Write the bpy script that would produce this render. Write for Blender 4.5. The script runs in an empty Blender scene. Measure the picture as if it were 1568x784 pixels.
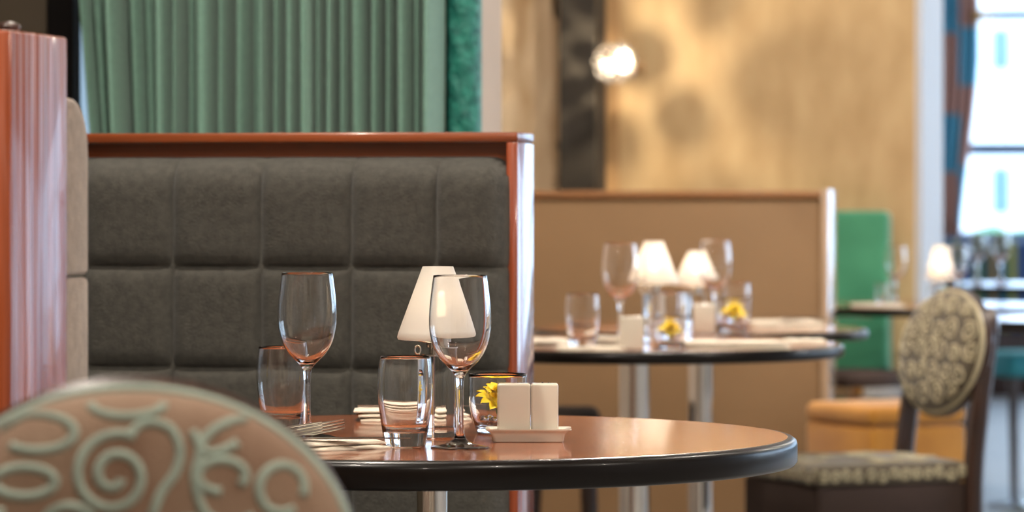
import bpy, bmesh, math, random
from mathutils import Vector, Matrix
random.seed(7)
S = bpy.context.scene
COL = S.collection
PI = math.pi

# ------------------------------------------------------------------ camera
F = 5650.0                       # focal length in pixels of the 1568 px frame
YAW = math.radians(11.95)
EYE = 1.045
CA, SA = math.cos(YAW), math.sin(YAW)
cam = bpy.data.cameras.new('camera')
cam.sensor_width = 36.0
cam.lens = F / 1568.0 * 36.0
cam.shift_y = -92.0 / 1568.0
cam.clip_start = 0.05
cam.clip_end = 200
cam.dof.use_dof = True
cam.dof.focus_distance = 4.45
cam.dof.aperture_fstop = 6.1
cam.dof.aperture_blades = 0
camo = bpy.data.objects.new('camera', cam)
COL.objects.link(camo)
camo.location = (0, 0, EYE)
camo.rotation_euler = (PI / 2, 0, YAW)
S.camera = camo

# ------------------------------------------------------------------ view, world
S.view_settings.view_transform = 'Standard'
S.view_settings.look = 'None'
S.view_settings.exposure = 0.15
S.view_settings.gamma = 1.0
S.view_settings.use_curve_mapping = False
S.cycles.use_denoising = True
S.cycles.sample_clamp_indirect = 24.0
S.cycles.max_bounces = 14
S.cycles.transmission_bounces = 14
S.cycles.transparent_max_bounces = 16
S.cycles.blur_glossy = 0.6

w = bpy.data.worlds.new('world')
S.world = w
w.use_nodes = True
nt = w.node_tree
bg = nt.nodes['Background']
tc = nt.nodes.new('ShaderNodeTexCoord')
sep = nt.nodes.new('ShaderNodeSeparateXYZ')
rp = nt.nodes.new('ShaderNodeValToRGB')
nt.links.new(tc.outputs['Generated'], sep.inputs[0])
nt.links.new(sep.outputs['Z'], rp.inputs[0])
rp.color_ramp.elements[0].position = 0.0
rp.color_ramp.elements[0].color = (0.64, 0.82, 1.0, 1)
rp.color_ramp.elements[1].position = 0.7
rp.color_ramp.elements[1].color = (0.42, 0.66, 1.0, 1)
nt.links.new(rp.outputs[0], bg.inputs[0])
bg.inputs[1].default_value = 6.5


def area_light(name, loc, rot, sx, sy, power, color, portal=False):
    l = bpy.data.lights.new(name, 'AREA')
    l.shape = 'RECTANGLE'
    l.size, l.size_y = sx, sy
    l.energy = power
    l.color = color
    o = bpy.data.objects.new(name, l)
    o.location = loc
    o.rotation_euler = rot
    COL.objects.link(o)
    if portal:
        l.cycles.is_portal = True
    return o


# daylight portals in the window openings
area_light('window_portal_end', (1.05, 19.95, 1.66), (-PI / 2, 0, 0), 5.9, 1.9, 1, (1, 1, 1), True)
for k, yy in enumerate((10.2, 14.2, 18.1)):
    area_light('window_portal_side', (4.05, yy, 1.72), (0, PI / 2, 0), 1.8, 3.0, 1, (1, 1, 1), True)
# warm fill lights added under the ceiling, without any fixtures
for (x, y, p) in ((-1.4, 4.6, 26), (-1.1, 7.6, 26), (-1.2, 9.2, 16), (0.9, 5.8, 26), (0.6, 2.0, 32), (-1.5, 2.6, 26),
                  (0.4, 12.5, 24), (1.5, 9.5, 26), (0.0, -0.8, 32), (2.6, 3.0, 26), (0.2, 16.5, 24)):
    l = bpy.data.lights.new('ceiling_fill', 'AREA')
    l.shape = 'DISK'
    l.size = 0.12
    l.energy = p * 1.7
    l.color = (1.0, 0.90, 0.78)
    o = bpy.data.objects.new('ceiling_fill', l)
    o.location = (x, y, 2.86)
    COL.objects.link(o)


# ------------------------------------------------------------------ helpers: position
def W(px, d, z=0.0):
    """world point seen at picture column px, at distance d along the optical axis"""
    xc = (px - 784.0) / F * d
    return Vector((xc * CA - d * SA, xc * SA + d * CA, z))


def ZY(py, d):
    return EYE - (py - 300.0) / F * d


def XY(px, Y):
    """world X where the sight line of column px meets the plane y = Y"""
    k = (px - 784.0) / F
    return (-SA + CA * k) / (CA + SA * k) * Y


def depth(X, Y):
    return -X * SA + Y * CA


def cdir(xc, zc):
    """camera-frame horizontal direction as a world angle about z (for +x axis)"""
    return math.atan2(xc * SA + zc * CA, xc * CA - zc * SA)


# ------------------------------------------------------------------ helpers: meshes
def mesh(name, vs, fs, smooth=True, sharp=None):
    me = bpy.data.meshes.new(name)
    me.from_pydata([tuple(v) for v in vs], [], fs)
    me.update()
    bm = bmesh.new()
    bm.from_mesh(me)
    bmesh.ops.recalc_face_normals(bm, faces=bm.faces[:])
    bm.to_mesh(me)
    bm.free()
    if smooth:
        me.polygons.foreach_set('use_smooth', [True] * len(me.polygons))
        if sharp:
            me.set_sharp_from_angle(angle=math.radians(sharp))
    return me


def join(*parts):
    vs, fs = [], []
    for v, f in parts:
        o = len(vs)
        vs += list(v)
        fs += [tuple(i + o for i in q) for q in f]
    return vs, fs


def shift(g, dx=0, dy=0, dz=0):
    return [Vector(v) + Vector((dx, dy, dz)) for v in g[0]], g[1]


def xform(g, m):
    return [m @ Vector(v) for v in g[0]], g[1]


def box(x0, x1, y0, y1, z0, z1):
    vs = [(x, y, z) for x in (x0, x1) for y in (y0, y1) for z in (z0, z1)]
    fs = [(0, 1, 3, 2), (4, 6, 7, 5), (0, 4, 5, 1), (2, 3, 7, 6), (0, 2, 6, 4), (1, 5, 7, 3)]
    return vs, fs


def rbox(x0, x1, y0, y1, z0, z1, r=0.005, seg=2):
    bm = bmesh.new()
    vs, fs = box(x0, x1, y0, y1, z0, z1)
    bv = [bm.verts.new(v) for v in vs]
    for f in fs:
        bm.faces.new([bv[i] for i in f])
    bmesh.ops.recalc_face_normals(bm, faces=bm.faces[:])
    bmesh.ops.bevel(bm, geom=bm.edges[:], offset=r, segments=seg, profile=0.5, affect='EDGES', clamp_overlap=True)
    bm.verts.index_update()
    out = [v.co.copy() for v in bm.verts], [tuple(v.index for v in f.verts) for f in bm.faces]
    bm.free()
    return out


def lathe(prof, seg=40):
    vs, fs, rings = [], [], []
    for r, z in prof:
        if r < 1e-6:
            rings.append([len(vs)])
            vs.append(Vector((0, 0, z)))
        else:
            rings.append(list(range(len(vs), len(vs) + seg)))
            vs += [Vector((r * math.cos(2 * PI * i / seg), r * math.sin(2 * PI * i / seg), z)) for i in range(seg)]
    for a, b in zip(rings, rings[1:]):
        if len(a) == 1 and len(b) == 1:
            continue
        for i in range(seg):
            j = (i + 1) % seg
            if len(a) == 1:
                fs.append((a[0], b[i], b[j]))
            elif len(b) == 1:
                fs.append((a[i], a[j], b[0]))
            else:
                fs.append((a[i], a[j], b[j], b[i]))
    return vs, fs


def smooth_prof(pts, n=6):
    """Catmull-Rom through the profile points"""
    out = []
    P = [pts[0]] + list(pts) + [pts[-1]]
    for i in range(1, len(P) - 2):
        p0, p1, p2, p3 = P[i - 1], P[i], P[i + 1], P[i + 2]
        for k in range(n):
            t = k / n
            out.append(tuple(0.5 * (2 * p1[c] + (p2[c] - p0[c]) * t + (2 * p0[c] - 5 * p1[c] + 4 * p2[c] - p3[c]) * t * t
                                    + (3 * p1[c] - p0[c] - 3 * p2[c] + p3[c]) * t ** 3) for c in range(len(p1))))
    out.append(tuple(pts[-1]))
    return out


def tube(path, rad, seg=8, closed=False, flat=1.0, up=None):
    path = [Vector(p) for p in path]
    n = len(path)
    vs, fs = [], []
    prev = None
    for i, p in enumerate(path):
        if closed:
            t = path[(i + 1) % n] - path[i - 1]
        else:
            t = path[min(i + 1, n - 1)] - path[max(i - 1, 0)]
        t.normalize()
        if up is not None:
            a = Vector(up)
        elif prev is None:
            a = Vector((0, 0, 1)) if abs(t.z) < 0.9 else Vector((1, 0, 0))
        else:
            a = prev
        a = (a - t * a.dot(t)).normalized()
        prev = a
        b = t.cross(a)
        r = rad[i] if isinstance(rad, (list, tuple)) else rad
        for k in range(seg):
            th = 2 * PI * (k + 0.5) / seg
            vs.append(p + a * (r * flat * math.sin(th)) + b * (r * math.cos(th)))
    m = n if closed else n - 1
    for i in range(m):
        j = (i + 1) % n
        for k in range(seg):
            l = (k + 1) % seg
            fs.append((i * seg + k, i * seg + l, j * seg + l, j * seg + k))
    if not closed:
        fs.append(tuple(range(seg)))
        fs.append(tuple((n - 1) * seg + k for k in range(seg)))
    return vs, fs


def ribbon(path, widths, th, side=Vector((0, 1, 0))):
    """flat bar swept along path, widths across `side`"""
    path = [Vector(p) for p in path]
    n = len(path)
    vs, fs = [], []
    for i, p in enumerate(path):
        t = (path[min(i + 1, n - 1)] - path[max(i - 1, 0)]).normalized()
        up = t.cross(side).normalized()
        wd = widths[i] / 2
        tt = (th[i] if isinstance(th, (list, tuple)) else th) / 2
        for a, b in ((-1, -1), (1, -1), (1, 1), (-1, 1)):
            vs.append(p + side * (wd * a) + up * (tt * b))
    for i in range(n - 1):
        for k in range(4):
            l = (k + 1) % 4
            fs.append((i * 4 + k, i * 4 + l, (i + 1) * 4 + l, (i + 1) * 4 + k))
    fs.append((0, 1, 2, 3))
    fs.append(tuple((n - 1) * 4 + k for k in range(4)))
    return vs, fs


def prism(poly, z0, z1):
    n = len(poly)
    vs = [(x, y, z0) for x, y in poly] + [(x, y, z1) for x, y in poly]
    fs = [tuple(range(n)), tuple(range(n, 2 * n))]
    fs += [(i, (i + 1) % n, n + (i + 1) % n, n + i) for i in range(n)]
    return vs, fs


MESHES = {}


def cached(key, fn, smooth=True, sharp=None):
    if key not in MESHES:
        g = fn()
        MESHES[key] = mesh(key, g[0], g[1], smooth, sharp)
    return MESHES[key]


def obj(name, me, mat, parent=None, loc=(0, 0, 0), rot=(0, 0, 0), scale=(1, 1, 1)):
    if isinstance(me, tuple):
        me = mesh(name, me[0], me[1], True, 35)
    if mat is not None and not me.materials:
        me.materials.append(mat)
    o = bpy.data.objects.new(name, me)
    COL.objects.link(o)
    o.parent = parent
    o.location, o.rotation_euler, o.scale = loc, rot, scale
    return o


def tag(o, label, cat, group=None):
    o['label'] = label
    o['category'] = cat
    if group:
        o['group'] = group
    return o


def thing(name, label, cat, loc=(0, 0, 0), rz=0.0, group=None):
    o = bpy.data.objects.new(name, None)
    o.empty_display_size = 0.05
    COL.objects.link(o)
    o.location = loc
    o.rotation_euler = (0, 0, rz)
    return tag(o, label, cat, group)


def struct(name, g, mat, parent=None):
    o = obj(name, g, mat, parent)
    if parent is None:
        o['kind'] = 'structure'
    return o


# ------------------------------------------------------------------ materials
def lin(c):
    return tuple(((v / 255) / 12.92 if v / 255 <= 0.04045 else ((v / 255 + 0.055) / 1.055) ** 2.4) for v in c) + (1,)


def setin(b, k, v):
    if k in b.inputs:
        b.inputs[k].default_value = v


def M(name, rgb, rough=0.5, metal=0.0, var=0.12, vscale=6.0, stretch=(1, 1, 1), bump=0.0, bscale=60.0, bstretch=(1, 1, 1),
      coat=0.0, sheen=0.0, rgb2=None, spec=0.5, coat_rough=0.05):
    m = bpy.data.materials.new(name)
    m.use_nodes = True
    n = m.node_tree
    b = n.nodes['Principled BSDF']
    t = n.nodes.new('ShaderNodeTexCoord')
    mp = n.nodes.new('ShaderNodeMapping')
    mp.inputs['Scale'].default_value = stretch
    n.links.new(t.outputs['Object'], mp.inputs[0])
    ns = n.nodes.new('ShaderNodeTexNoise')
    ns.inputs['Scale'].default_value = vscale
    ns.inputs['Detail'].default_value = 5
    n.links.new(mp.outputs[0], ns.inputs['Vector'])
    cr = n.nodes.new('ShaderNodeValToRGB')
    base = lin(rgb)
    if rgb2 is None:
        a = tuple(v * (1 - var) for v in base[:3]) + (1,)
        c = tuple(min(1, v * (1 + var)) for v in base[:3]) + (1,)
    else:
        a, c = base, lin(rgb2)
    cr.color_ramp.elements[0].position = 0.32
    cr.color_ramp.elements[1].position = 0.68
    cr.color_ramp.elements[0].color = a
    cr.color_ramp.elements[1].color = c
    n.links.new(ns.outputs['Fac'], cr.inputs[0])
    n.links.new(cr.outputs[0], b.inputs['Base Color'])
    setin(b, 'Roughness', rough)
    setin(b, 'Metallic', metal)
    setin(b, 'Specular IOR Level', spec)
    setin(b, 'Coat Weight', coat)
    setin(b, 'Coat Roughness', coat_rough)
    setin(b, 'Sheen Weight', sheen)
    if bump:
        mp2 = n.nodes.new('ShaderNodeMapping')
        mp2.inputs['Scale'].default_value = bstretch
        n.links.new(t.outputs['Object'], mp2.inputs[0])
        n2 = n.nodes.new('ShaderNodeTexNoise')
        n2.inputs['Scale'].default_value = bscale
        n2.inputs['Detail'].default_value = 3
        n.links.new(mp2.outputs[0], n2.inputs['Vector'])
        bp = n.nodes.new('ShaderNodeBump')
        bp.inputs['Strength'].default_value = bump
        bp.inputs['Distance'].default_value = 0.01
        n.links.new(n2.outputs['Fac'], bp.inputs['Height'])
        n.links.new(bp.outputs[0], b.inputs['Normal'])
    return m


def glass(name, tint=(1, 1, 1), rough=0.0, ior=1.5):
    m = M(name, (255, 255, 255), rough, var=0.0)
    b = m.node_tree.nodes['Principled BSDF']
    for l in list(b.inputs['Base Color'].links):
        m.node_tree.links.remove(l)
    b.inputs['Base Color'].default_value = tint + (1,)
    setin(b, 'Transmission Weight', 1.0)
    setin(b, 'IOR', ior)
    return m


def emit(name, rgb, strength):
    m = bpy.data.materials.new(name)
    m.use_nodes = True
    b = m.node_tree.nodes['Principled BSDF']
    b.inputs['Base Color'].default_value = rgb + (1,)
    b.inputs['Emission Color'].default_value = rgb + (1,)
    b.inputs['Emission Strength'].default_value = strength
    return m


def translucent(name, rgb):
    m = bpy.data.materials.new(name)
    m.use_nodes = True
    n = m.node_tree
    out = n.nodes['Material Output']
    b = n.nodes['Principled BSDF']
    b.inputs['Base Color'].default_value = lin(rgb)
    b.inputs['Roughness'].default_value = 0.45
    tl = n.nodes.new('ShaderNodeBsdfTranslucent')
    tl.inputs[0].default_value = lin(rgb)
    rf = n.nodes.new('ShaderNodeBsdfRefraction')
    rf.inputs['Color'].default_value = lin(rgb)
    rf.inputs['Roughness'].default_value = 0.36
    rf.inputs['IOR'].default_value = 1.08
    m2 = n.nodes.new('ShaderNodeMixShader')
    m2.inputs[0].default_value = 0.5
    n.links.new(tl.outputs[0], m2.inputs[1])
    n.links.new(rf.outputs[0], m2.inputs[2])
    tr = m2
    ns = n.nodes.new('ShaderNodeTexNoise')
    ns.inputs['Scale'].default_value = 40
    mr = n.nodes.new('ShaderNodeMapRange')
    mr.inputs['To Min'].default_value = 0.36
    mr.inputs['To Max'].default_value = 0.44
    n.links.new(ns.outputs['Fac'], mr.inputs[0])
    mx = n.nodes.new('ShaderNodeMixShader')
    n.links.new(mr.outputs[0], mx.inputs[0])
    n.links.new(b.outputs[0], mx.inputs[1])
    n.links.new(tr.outputs[0], mx.inputs[2])
    n.links.new(mx.outputs[0], out.inputs[0])
    return m


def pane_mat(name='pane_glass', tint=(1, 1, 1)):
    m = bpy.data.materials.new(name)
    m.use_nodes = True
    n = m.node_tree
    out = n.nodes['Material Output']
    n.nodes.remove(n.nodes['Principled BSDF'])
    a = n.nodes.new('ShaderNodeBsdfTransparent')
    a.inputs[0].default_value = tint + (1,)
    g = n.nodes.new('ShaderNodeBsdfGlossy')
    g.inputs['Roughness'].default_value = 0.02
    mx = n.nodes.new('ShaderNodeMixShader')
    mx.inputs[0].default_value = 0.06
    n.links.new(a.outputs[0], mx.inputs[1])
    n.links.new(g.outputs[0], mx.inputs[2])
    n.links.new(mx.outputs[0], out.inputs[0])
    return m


def band_mat(name, axis, freq, stops, rough=0.8, axis2=None, freq2=0, bands2=None):
    """vertical stripes (constant ramp) and, if asked, a second crossing set of blocks"""
    m = M(name, (128, 128, 128), rough, var=0.1, bump=0.2, bscale=300)
    n = m.node_tree
    b = n.nodes['Principled BSDF']
    t = n.nodes.new('ShaderNodeTexCoord')
    sp = n.nodes.new('ShaderNodeSeparateXYZ')
    n.links.new(t.outputs['Object'], sp.inputs[0])

    def math_(op, a, c=None):
        q = n.nodes.new('ShaderNodeMath')
        q.operation = op
        for i, v in enumerate((a, c)):
            if v is None:
                continue
            if isinstance(v, (int, float)):
                q.inputs[i].default_value = v
            else:
                n.links.new(v, q.inputs[i])
        return q.outputs[0]
    u = math_('MULTIPLY', sp.outputs[axis], freq)
    cr = n.nodes.new('ShaderNodeValToRGB')
    cr.color_ramp.interpolation = 'CONSTANT'
    while len(cr.color_ramp.elements) < len(stops):
        cr.color_ramp.elements.new(0.5)
    for e, (p, c) in zip(cr.color_ramp.elements, stops):
        e.position, e.color = p, lin(c)
    if axis2 is None:
        n.links.new(math_('FRACT', u), cr.inputs[0])
    else:
        row = math_('MULTIPLY', math_('FLOOR', u), 0.38)
        v = math_('ADD', math_('MULTIPLY', sp.outputs[axis2], freq2), row)
        n.links.new(math_('FRACT', v), cr.inputs[0])
    n.links.new(cr.outputs[0], b.inputs['Base Color'])
    return m


def wood(name, a, c, axis, rough=0.28, coat=0.6, streak=0.0, fine=1.0):
    st = {'x': (0.6, 22, 22), 'y': (22, 0.6, 22), 'z': (22, 22, 0.6)}[axis]
    bs = {'x': (0.25, 8, 8), 'y': (8, 0.25, 8), 'z': (8, 8, 0.25)}[axis]
    return M(name, a, rough, rgb2=c, vscale=3.0 * fine, stretch=st, bump=streak, bscale=5.0, bstretch=bs, coat=coat, coat_rough=0.08)


MT = {}
MT['wood_x'] = wood('cherry_wood_x', (100, 44, 18), (148, 74, 34), 'x', coat=0.4)
MT['wood_z'] = wood('cherry_wood_z', (112, 46, 16), (146, 68, 28), 'z', streak=0.2, rough=0.3, coat=0.5)
MT['wood_end'] = wood('cherry_wood_end', (118, 48, 22), (160, 76, 40), 'z', streak=1.0, rough=0.25, coat=1.0)
MT['wood_streak'] = wood('streaked_cherry', (112, 46, 20), (156, 76, 40), 'z', streak=1.3, rough=0.34, coat=0.22)
setin(MT['wood_streak'].node_tree.nodes['Principled BSDF'], 'Specular IOR Level', 0.35)
MT['table_wood'] = wood('table_wood', (124, 60, 28), (166, 90, 46), 'x', rough=0.2, coat=0.7)
MT['dark_edge'] = M('dark_lacquer_edge', (12, 7, 5), 0.3, coat=0.08, spec=0.2)
MT['dark_wood'] = wood('dark_wood', (36, 20, 14), (58, 34, 24), 'z', rough=0.3, coat=0.4)
MT['chrome'] = M('chrome', (225, 222, 216), 0.08, 1.0, var=0.02)
MT['steel'] = M('steel', (200, 196, 190), 0.16, 1.0, var=0.05)
MT['grey_fabric'] = M('grey_fabric', (64, 62, 56), 0.95, var=0.22, vscale=90, bump=0.35, bscale=420, sheen=0.12)
MT['lit_grey_fabric'] = M('beige_grey_fabric', (146, 128, 114), 0.95, var=0.16, vscale=70, bump=0.3, bscale=420, sheen=0.25)  # same grey fabric as the booth, window light painted in as beige
MT['curtain'] = M('sage_curtain', (112, 150, 134), 0.85, var=0.08, vscale=120, bump=0.1, bscale=500, sheen=0.2)
MT['teal_weave'] = M('teal_weave', (16, 92, 84), 0.6, rgb2=(48, 138, 122), vscale=46, stretch=(1, 1, 1.5), bump=0.9, bscale=70)
MT['wall_dark'] = M('dark_brown_wall', (72, 62, 48), 0.8, var=0.06)
MT['wall_greige'] = M('greige_wall', (184, 166, 150), 0.8, var=0.06)
MT['gold_paper'] = M('gold_wallpaper', (172, 144, 102), 0.6, rgb2=(192, 166, 124), vscale=5, stretch=(2.2, 1, 1), bump=0.1, bscale=30, spec=0.4)
MT['pilaster'] = M('tan_pilaster', (176, 138, 92), 0.6, var=0.05)
MT['dark_pier'] = M('dark_pier', (40, 35, 27), 0.7, var=0.06)
MT['white_wall'] = M('white_plaster', (186, 188, 194), 0.6, var=0.03)
MT['ceiling'] = M('ceiling_plaster', (232, 222, 208), 0.8, var=0.03)
MT['floor'] = M('grey_floor', (140, 139, 138), 0.4, var=0.08, vscale=3)
MT['rough_panel'] = M('bark_panel', (166, 134, 92), 0.7, rgb2=(238, 220, 188), vscale=3.4, stretch=(2.4, 1, 0.8), bump=0.8, bscale=14)
MT['tan_leather'] = M('tan_leather', (142, 112, 78), 0.6, var=0.05, vscale=4, bump=0.05, bscale=200)
MT['pale_end'] = M('pale_end_board', (176, 150, 122), 0.22, var=0.05, coat=1.0)
MT['cap_wood'] = M('tan_cap_wood', (150, 104, 64), 0.35, var=0.1, coat=0.3)
MT['green_velvet'] = M('green_velvet', (30, 112, 78), 0.75, rgb2=(62, 146, 108), vscale=4, sheen=0.5)
MT['amber'] = M('amber_velvet', (168, 110, 24), 0.75, rgb2=(194, 134, 40), vscale=6, sheen=0.4)
MT['leather_chair_shade'] = M('leather_chair_shade', (50, 34, 27), 0.8, var=0.12)  # stool leather; also the painted shade on the chairs' seat sides
MT['teal_seat'] = M('teal_seat', (40, 140, 150), 0.6, var=0.1)
MT['mustard'] = M('mustard', (180, 160, 70), 0.7, var=0.1)
MT['charcoal'] = M('charcoal_fabric', (58, 54, 50), 0.9, var=0.12)
MT['ceramic'] = M('cream_ceramic', (214, 206, 190), 0.22, var=0.02, coat=0.5)
MT['napkin'] = M('cream_napkin', (222, 212, 194), 0.9, var=0.04, vscale=30, bump=0.15, bscale=500)
MT['glass'] = glass('clear_glass')
MT['crystal'] = M('crystal', (240, 236, 230), 0.08, var=0.0, coat=1.0)
setin(MT['crystal'].node_tree.nodes['Principled BSDF'], 'Transmission Weight', 0.98)
MT['shade'] = translucent('cream_lamp_shade', (232, 228, 222))
MT['bulb'] = emit('warm_bulb', (1.0, 0.82, 0.55), 16)
MT['bulb_far'] = emit('bright_bulb', (1.0, 0.84, 0.6), 62)
MT['sconce_bulb'] = emit('sconce_bulb', (1.0, 0.84, 0.6), 10)
MT['petal'] = M('yellow_petal', (244, 214, 30), 0.5, var=0.12, vscale=60)
MT['pebble'] = M('silver_pebble', (220, 224, 232), 0.12, 1.0, var=0.05)
MT['leaf'] = M('hedge_leaf', (96, 140, 90), 0.7, var=0.35, vscale=8, bump=0.6, bscale=12)
MT['facade'] = M('white_facade', (240, 240, 240), 0.8, var=0.02)
MT['facade_glass'] = M('facade_window', (96, 128, 178), 0.2, var=0.06)
MT['facade_band'] = M('window_frame_grey', (120, 138, 164), 0.5, var=0.03)
MT['black_metal'] = M('black_metal', (22, 20, 20), 0.35, 0.6, var=0.05)
MT['brass'] = M('brass', (200, 150, 80), 0.25, 1.0, var=0.05)
MT['pane'] = pane_mat()
MT['sky_dim_pane'] = pane_mat('sky_dim_glass', (0.30, 0.32, 0.33))  # grey tint added to dim the bright sky behind the curtain gap
MT['ground'] = M('pale_paving', (190, 188, 184), 0.9, var=0.05)
MT['stripe'] = band_mat('striped_fabric', 0, 3.4, [(0.0, (16, 84, 104)), (0.22, (150, 150, 70)), (0.36, (36, 70, 130)),
                                                   (0.56, (120, 128, 66)), (0.7, (8, 78, 88)), (0.86, (140, 112, 70))])
MT['plaid'] = band_mat('plaid_curtain', 0, 9.0, [(0.0, (196, 150, 138)), (0.58, (96, 170, 200))], 0.85, axis2=2, freq2=1.35)
# chair cloth
MT['chair_ground'] = M('chair_cloth_brown', (108, 80, 60), 0.85, rgb2=(130, 106, 86), vscale=14, bump=0.2, bscale=300, sheen=0.3)
MT['chair_scroll'] = M('chair_scroll_sage', (128, 140, 128), 0.8, var=0.1, vscale=40, sheen=0.2)
MT['olive_ground'] = M('chair_cloth_olive', (66, 56, 40), 0.85, rgb2=(86, 76, 56), vscale=20, bump=0.2, bscale=300, sheen=0.3)
MT['olive_scroll'] = M('chair_scroll_sand', (168, 158, 128), 0.8, var=0.1, vscale=40, sheen=0.2)

# ------------------------------------------------------------------ the room
struct('floor', box(-5.2, 4.3, -2.6, 20.1, -0.12, 0), MT['floor'])
struct('ceiling', join(box(-4.6, 4.3, -2.6, 6.5, 2.9, 3.02), box(-2.75, 4.3, 6.5, 20.1, 2.9, 3.02)), MT['ceiling'])
struct('wall_left', box(-4.7, -4.5, -2.6, 6.5, 0, 2.9), MT['wall_dark'])
struct('wall_front', box(-4.5, 4.1, -2.7, -2.5, 0, 2.9), MT['wall_greige'])
# right wall: piers, sill and lintel round four wide windows
g = [box(4.0, 4.2, -2.5, 20.0, 0, 0.85), box(4.0, 4.2, -2.5, 20.0, 2.6, 2.9)]
ys = [-2.5, 8.7, 11.7, 12.7, 15.7, 16.6, 19.6, 20.0]
for a, c in zip(ys[0::2], ys[1::2]):
    g.append(box(4.0, 4.2, a, c, 0.85, 2.6))
struct('wall_right', join(*g), MT['white_wall'])

# curtain wall with its window at the left
YC = 6.4
xw0, xw1 = XY(118, YC), XY(420, YC)
xend = XY(727, YC)
struct('wall_curtain', join(box(-4.5, xw0, YC, YC + 0.02, 0, 2.9), box(xw1, xend, YC, YC + 0.16, 0, 2.9),
                            box(xw0, xw1, YC, YC + 0.16, 0, 0.8), box(xw0, xw1, YC, YC + 0.16, 2.6, 2.9)), MT['wall_dark'])
struct('trim_1', box(xend, xend + 0.012, YC - 0.01, YC + 0.17, 0, 2.9), MT['wall_greige'])
wn = struct('window_1', join(box(xw0 - 0.05, xw0 - 0.0, YC - 0.02, YC, 0.75, 2.65), box(xw1, xw1 + 0.04, YC - 0.02, YC, 0.75, 2.65),
                             box(xw0, xw1, YC - 0.02, YC, 2.6, 2.65), box(xw0, xw1, YC - 0.03, YC, 0.75, 0.8)), MT['black_metal'])
obj('pane', box(xw0 - 0.02, xw1, YC + 0.021, YC + 0.025, 0.8, 2.6), MT['sky_dim_pane'], wn)
# slanting wall of the recess behind it
p0, p1 = Vector((-1.62, 6.56)), Vector((-2.55, 10.6))
n_ = Vector((-(p1 - p0).y, (p1 - p0).x)).normalized() * 0.1
struct('wall_recess', prism([(p0.x, p0.y), (p1.x, p1.y), (p1.x + n_.x, p1.y + n_.y), (p0.x + n_.x, p0.y + n_.y)], 0, 2.9), MT['wall_greige'])

# gold papered wall and its deep pale reveal
YG = 10.6
xg1 = XY(1401, YG)
struct('wall_back', box(-2.75, xg1, YG, YG + 0.62, 0, 2.9), MT['gold_paper'])
struct('trim_2', box(xg1, xg1 + 0.02, YG + 0.003, YG + 0.65, 0, 2.9), MT['white_wall'])
struct('trim_3', box(XY(856, YG - 0.2), XY(911, YG - 0.2), YG - 0.2, YG, 0, 2.9), MT['dark_pier'])
struct('trim_4', box(XY(911, YG - 0.03), XY(946, YG - 0.03), YG - 0.03, YG, 0, 2.9), MT['pilaster'])
struct('wall_passage', box(-2.75, -2.6, YG + 0.62, 20.0, 0, 2.9), MT['white_wall'])

# end wall with the long window
YE = 19.9
xe0 = XY(1440, YE)
struct('wall_end', join(box(-2.75, xe0, YE, YE + 0.2, 0, 2.9), box(xe0, 3.95, YE, YE + 0.2, 0, 0.80),
                        box(xe0, 3.95, YE, YE + 0.2, 2.6, 2.9), box(3.95, 4.2, YE, YE + 0.2, 0, 2.9)), MT['white_wall'])
wn = struct('window_2', join(box(xe0, 3.95, YE + 0.05, YE + 0.13, 0.80, 0.85), box(xe0, 3.95, YE + 0.05, YE + 0.13, 2.55, 2.6),
                             box(xe0, xe0 + 0.05, YE + 0.05, YE + 0.13, 0.85, 2.55), box(3.90, 3.95, YE + 0.05, YE + 0.13, 0.85, 2.55)), MT['facade_band'])
obj('transom', box(xe0 + 0.05, 3.90, YE + 0.06, YE + 0.12, ZY(239, 20), ZY(219, 20)), MT['facade_band'], wn)
for x in (-0.2, 1.1, 2.4):
    obj('mullion', box(x - 0.03, x + 0.03, YE + 0.055, YE + 0.125, 0.85, 2.55), MT['facade_band'], wn)
for a, c in ((xe0 + 0.05, -0.23), (-0.17, 1.07), (1.13, 2.37), (2.43, 3.90)):
    obj('pane', box(a, c, YE + 0.088, YE + 0.092, 0.85, 2.55), MT['pane'], wn)
for i, (a, c) in enumerate(((8.7, 11.7), (12.7, 15.7), (16.6, 19.6))):
    wn = struct('window_%d' % (i + 3), join(box(4.06, 4.14, a, c, 0.85, 0.9), box(4.06, 4.14, a, c, 2.55, 2.6),
                                            box(4.06, 4.14, a, a + 0.05, 0.9, 2.55), box(4.06, 4.14, c - 0.05, c, 0.9, 2.55),
                                            box(4.06, 4.14, (a + c) / 2 - 0.03, (a + c) / 2 + 0.03, 0.9, 2.55)), MT['facade_band'])
    for q in ((a + 0.05, (a + c) / 2 - 0.03), ((a + c) / 2 + 0.03, c - 0.05)):
        obj('pane', box(4.098, 4.102, q[0], q[1], 0.9, 2.55), MT['pane'], wn)

# outside
struct('ground', box(-30, 30, 20.1, 60, -0.3, -0.12), MT['ground'])
bd = thing('building', 'white rendered building outside the far window with small blue-grey windows', 'building', (0, 34, -0.12))
obj('wall', box(-9, 14, 0, 6, 0, 7), MT['facade'], bd)
for px, ya, yb in ((1533, 50, 111), (1533, 257, 326)):
    dd = 34.6
    x0, x1 = XY(px - 13, 34), XY(px + 13, 34)
    for k in range(5):
        dx = k * 2.6
        zt, zb = ZY(ya, dd) + 0.12, ZY(yb, dd) + 0.12
        f_ = obj('window', box(x0 + dx, x1 + dx, -0.06, 0.0, zb, zt), MT['facade_band'], bd)
        obj('glazing', box(x0 + dx + 0.03, x1 + dx - 0.03, -0.075, -0.06, zb + 0.03, zt - 0.03), MT['facade_glass'], f_)


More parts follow.
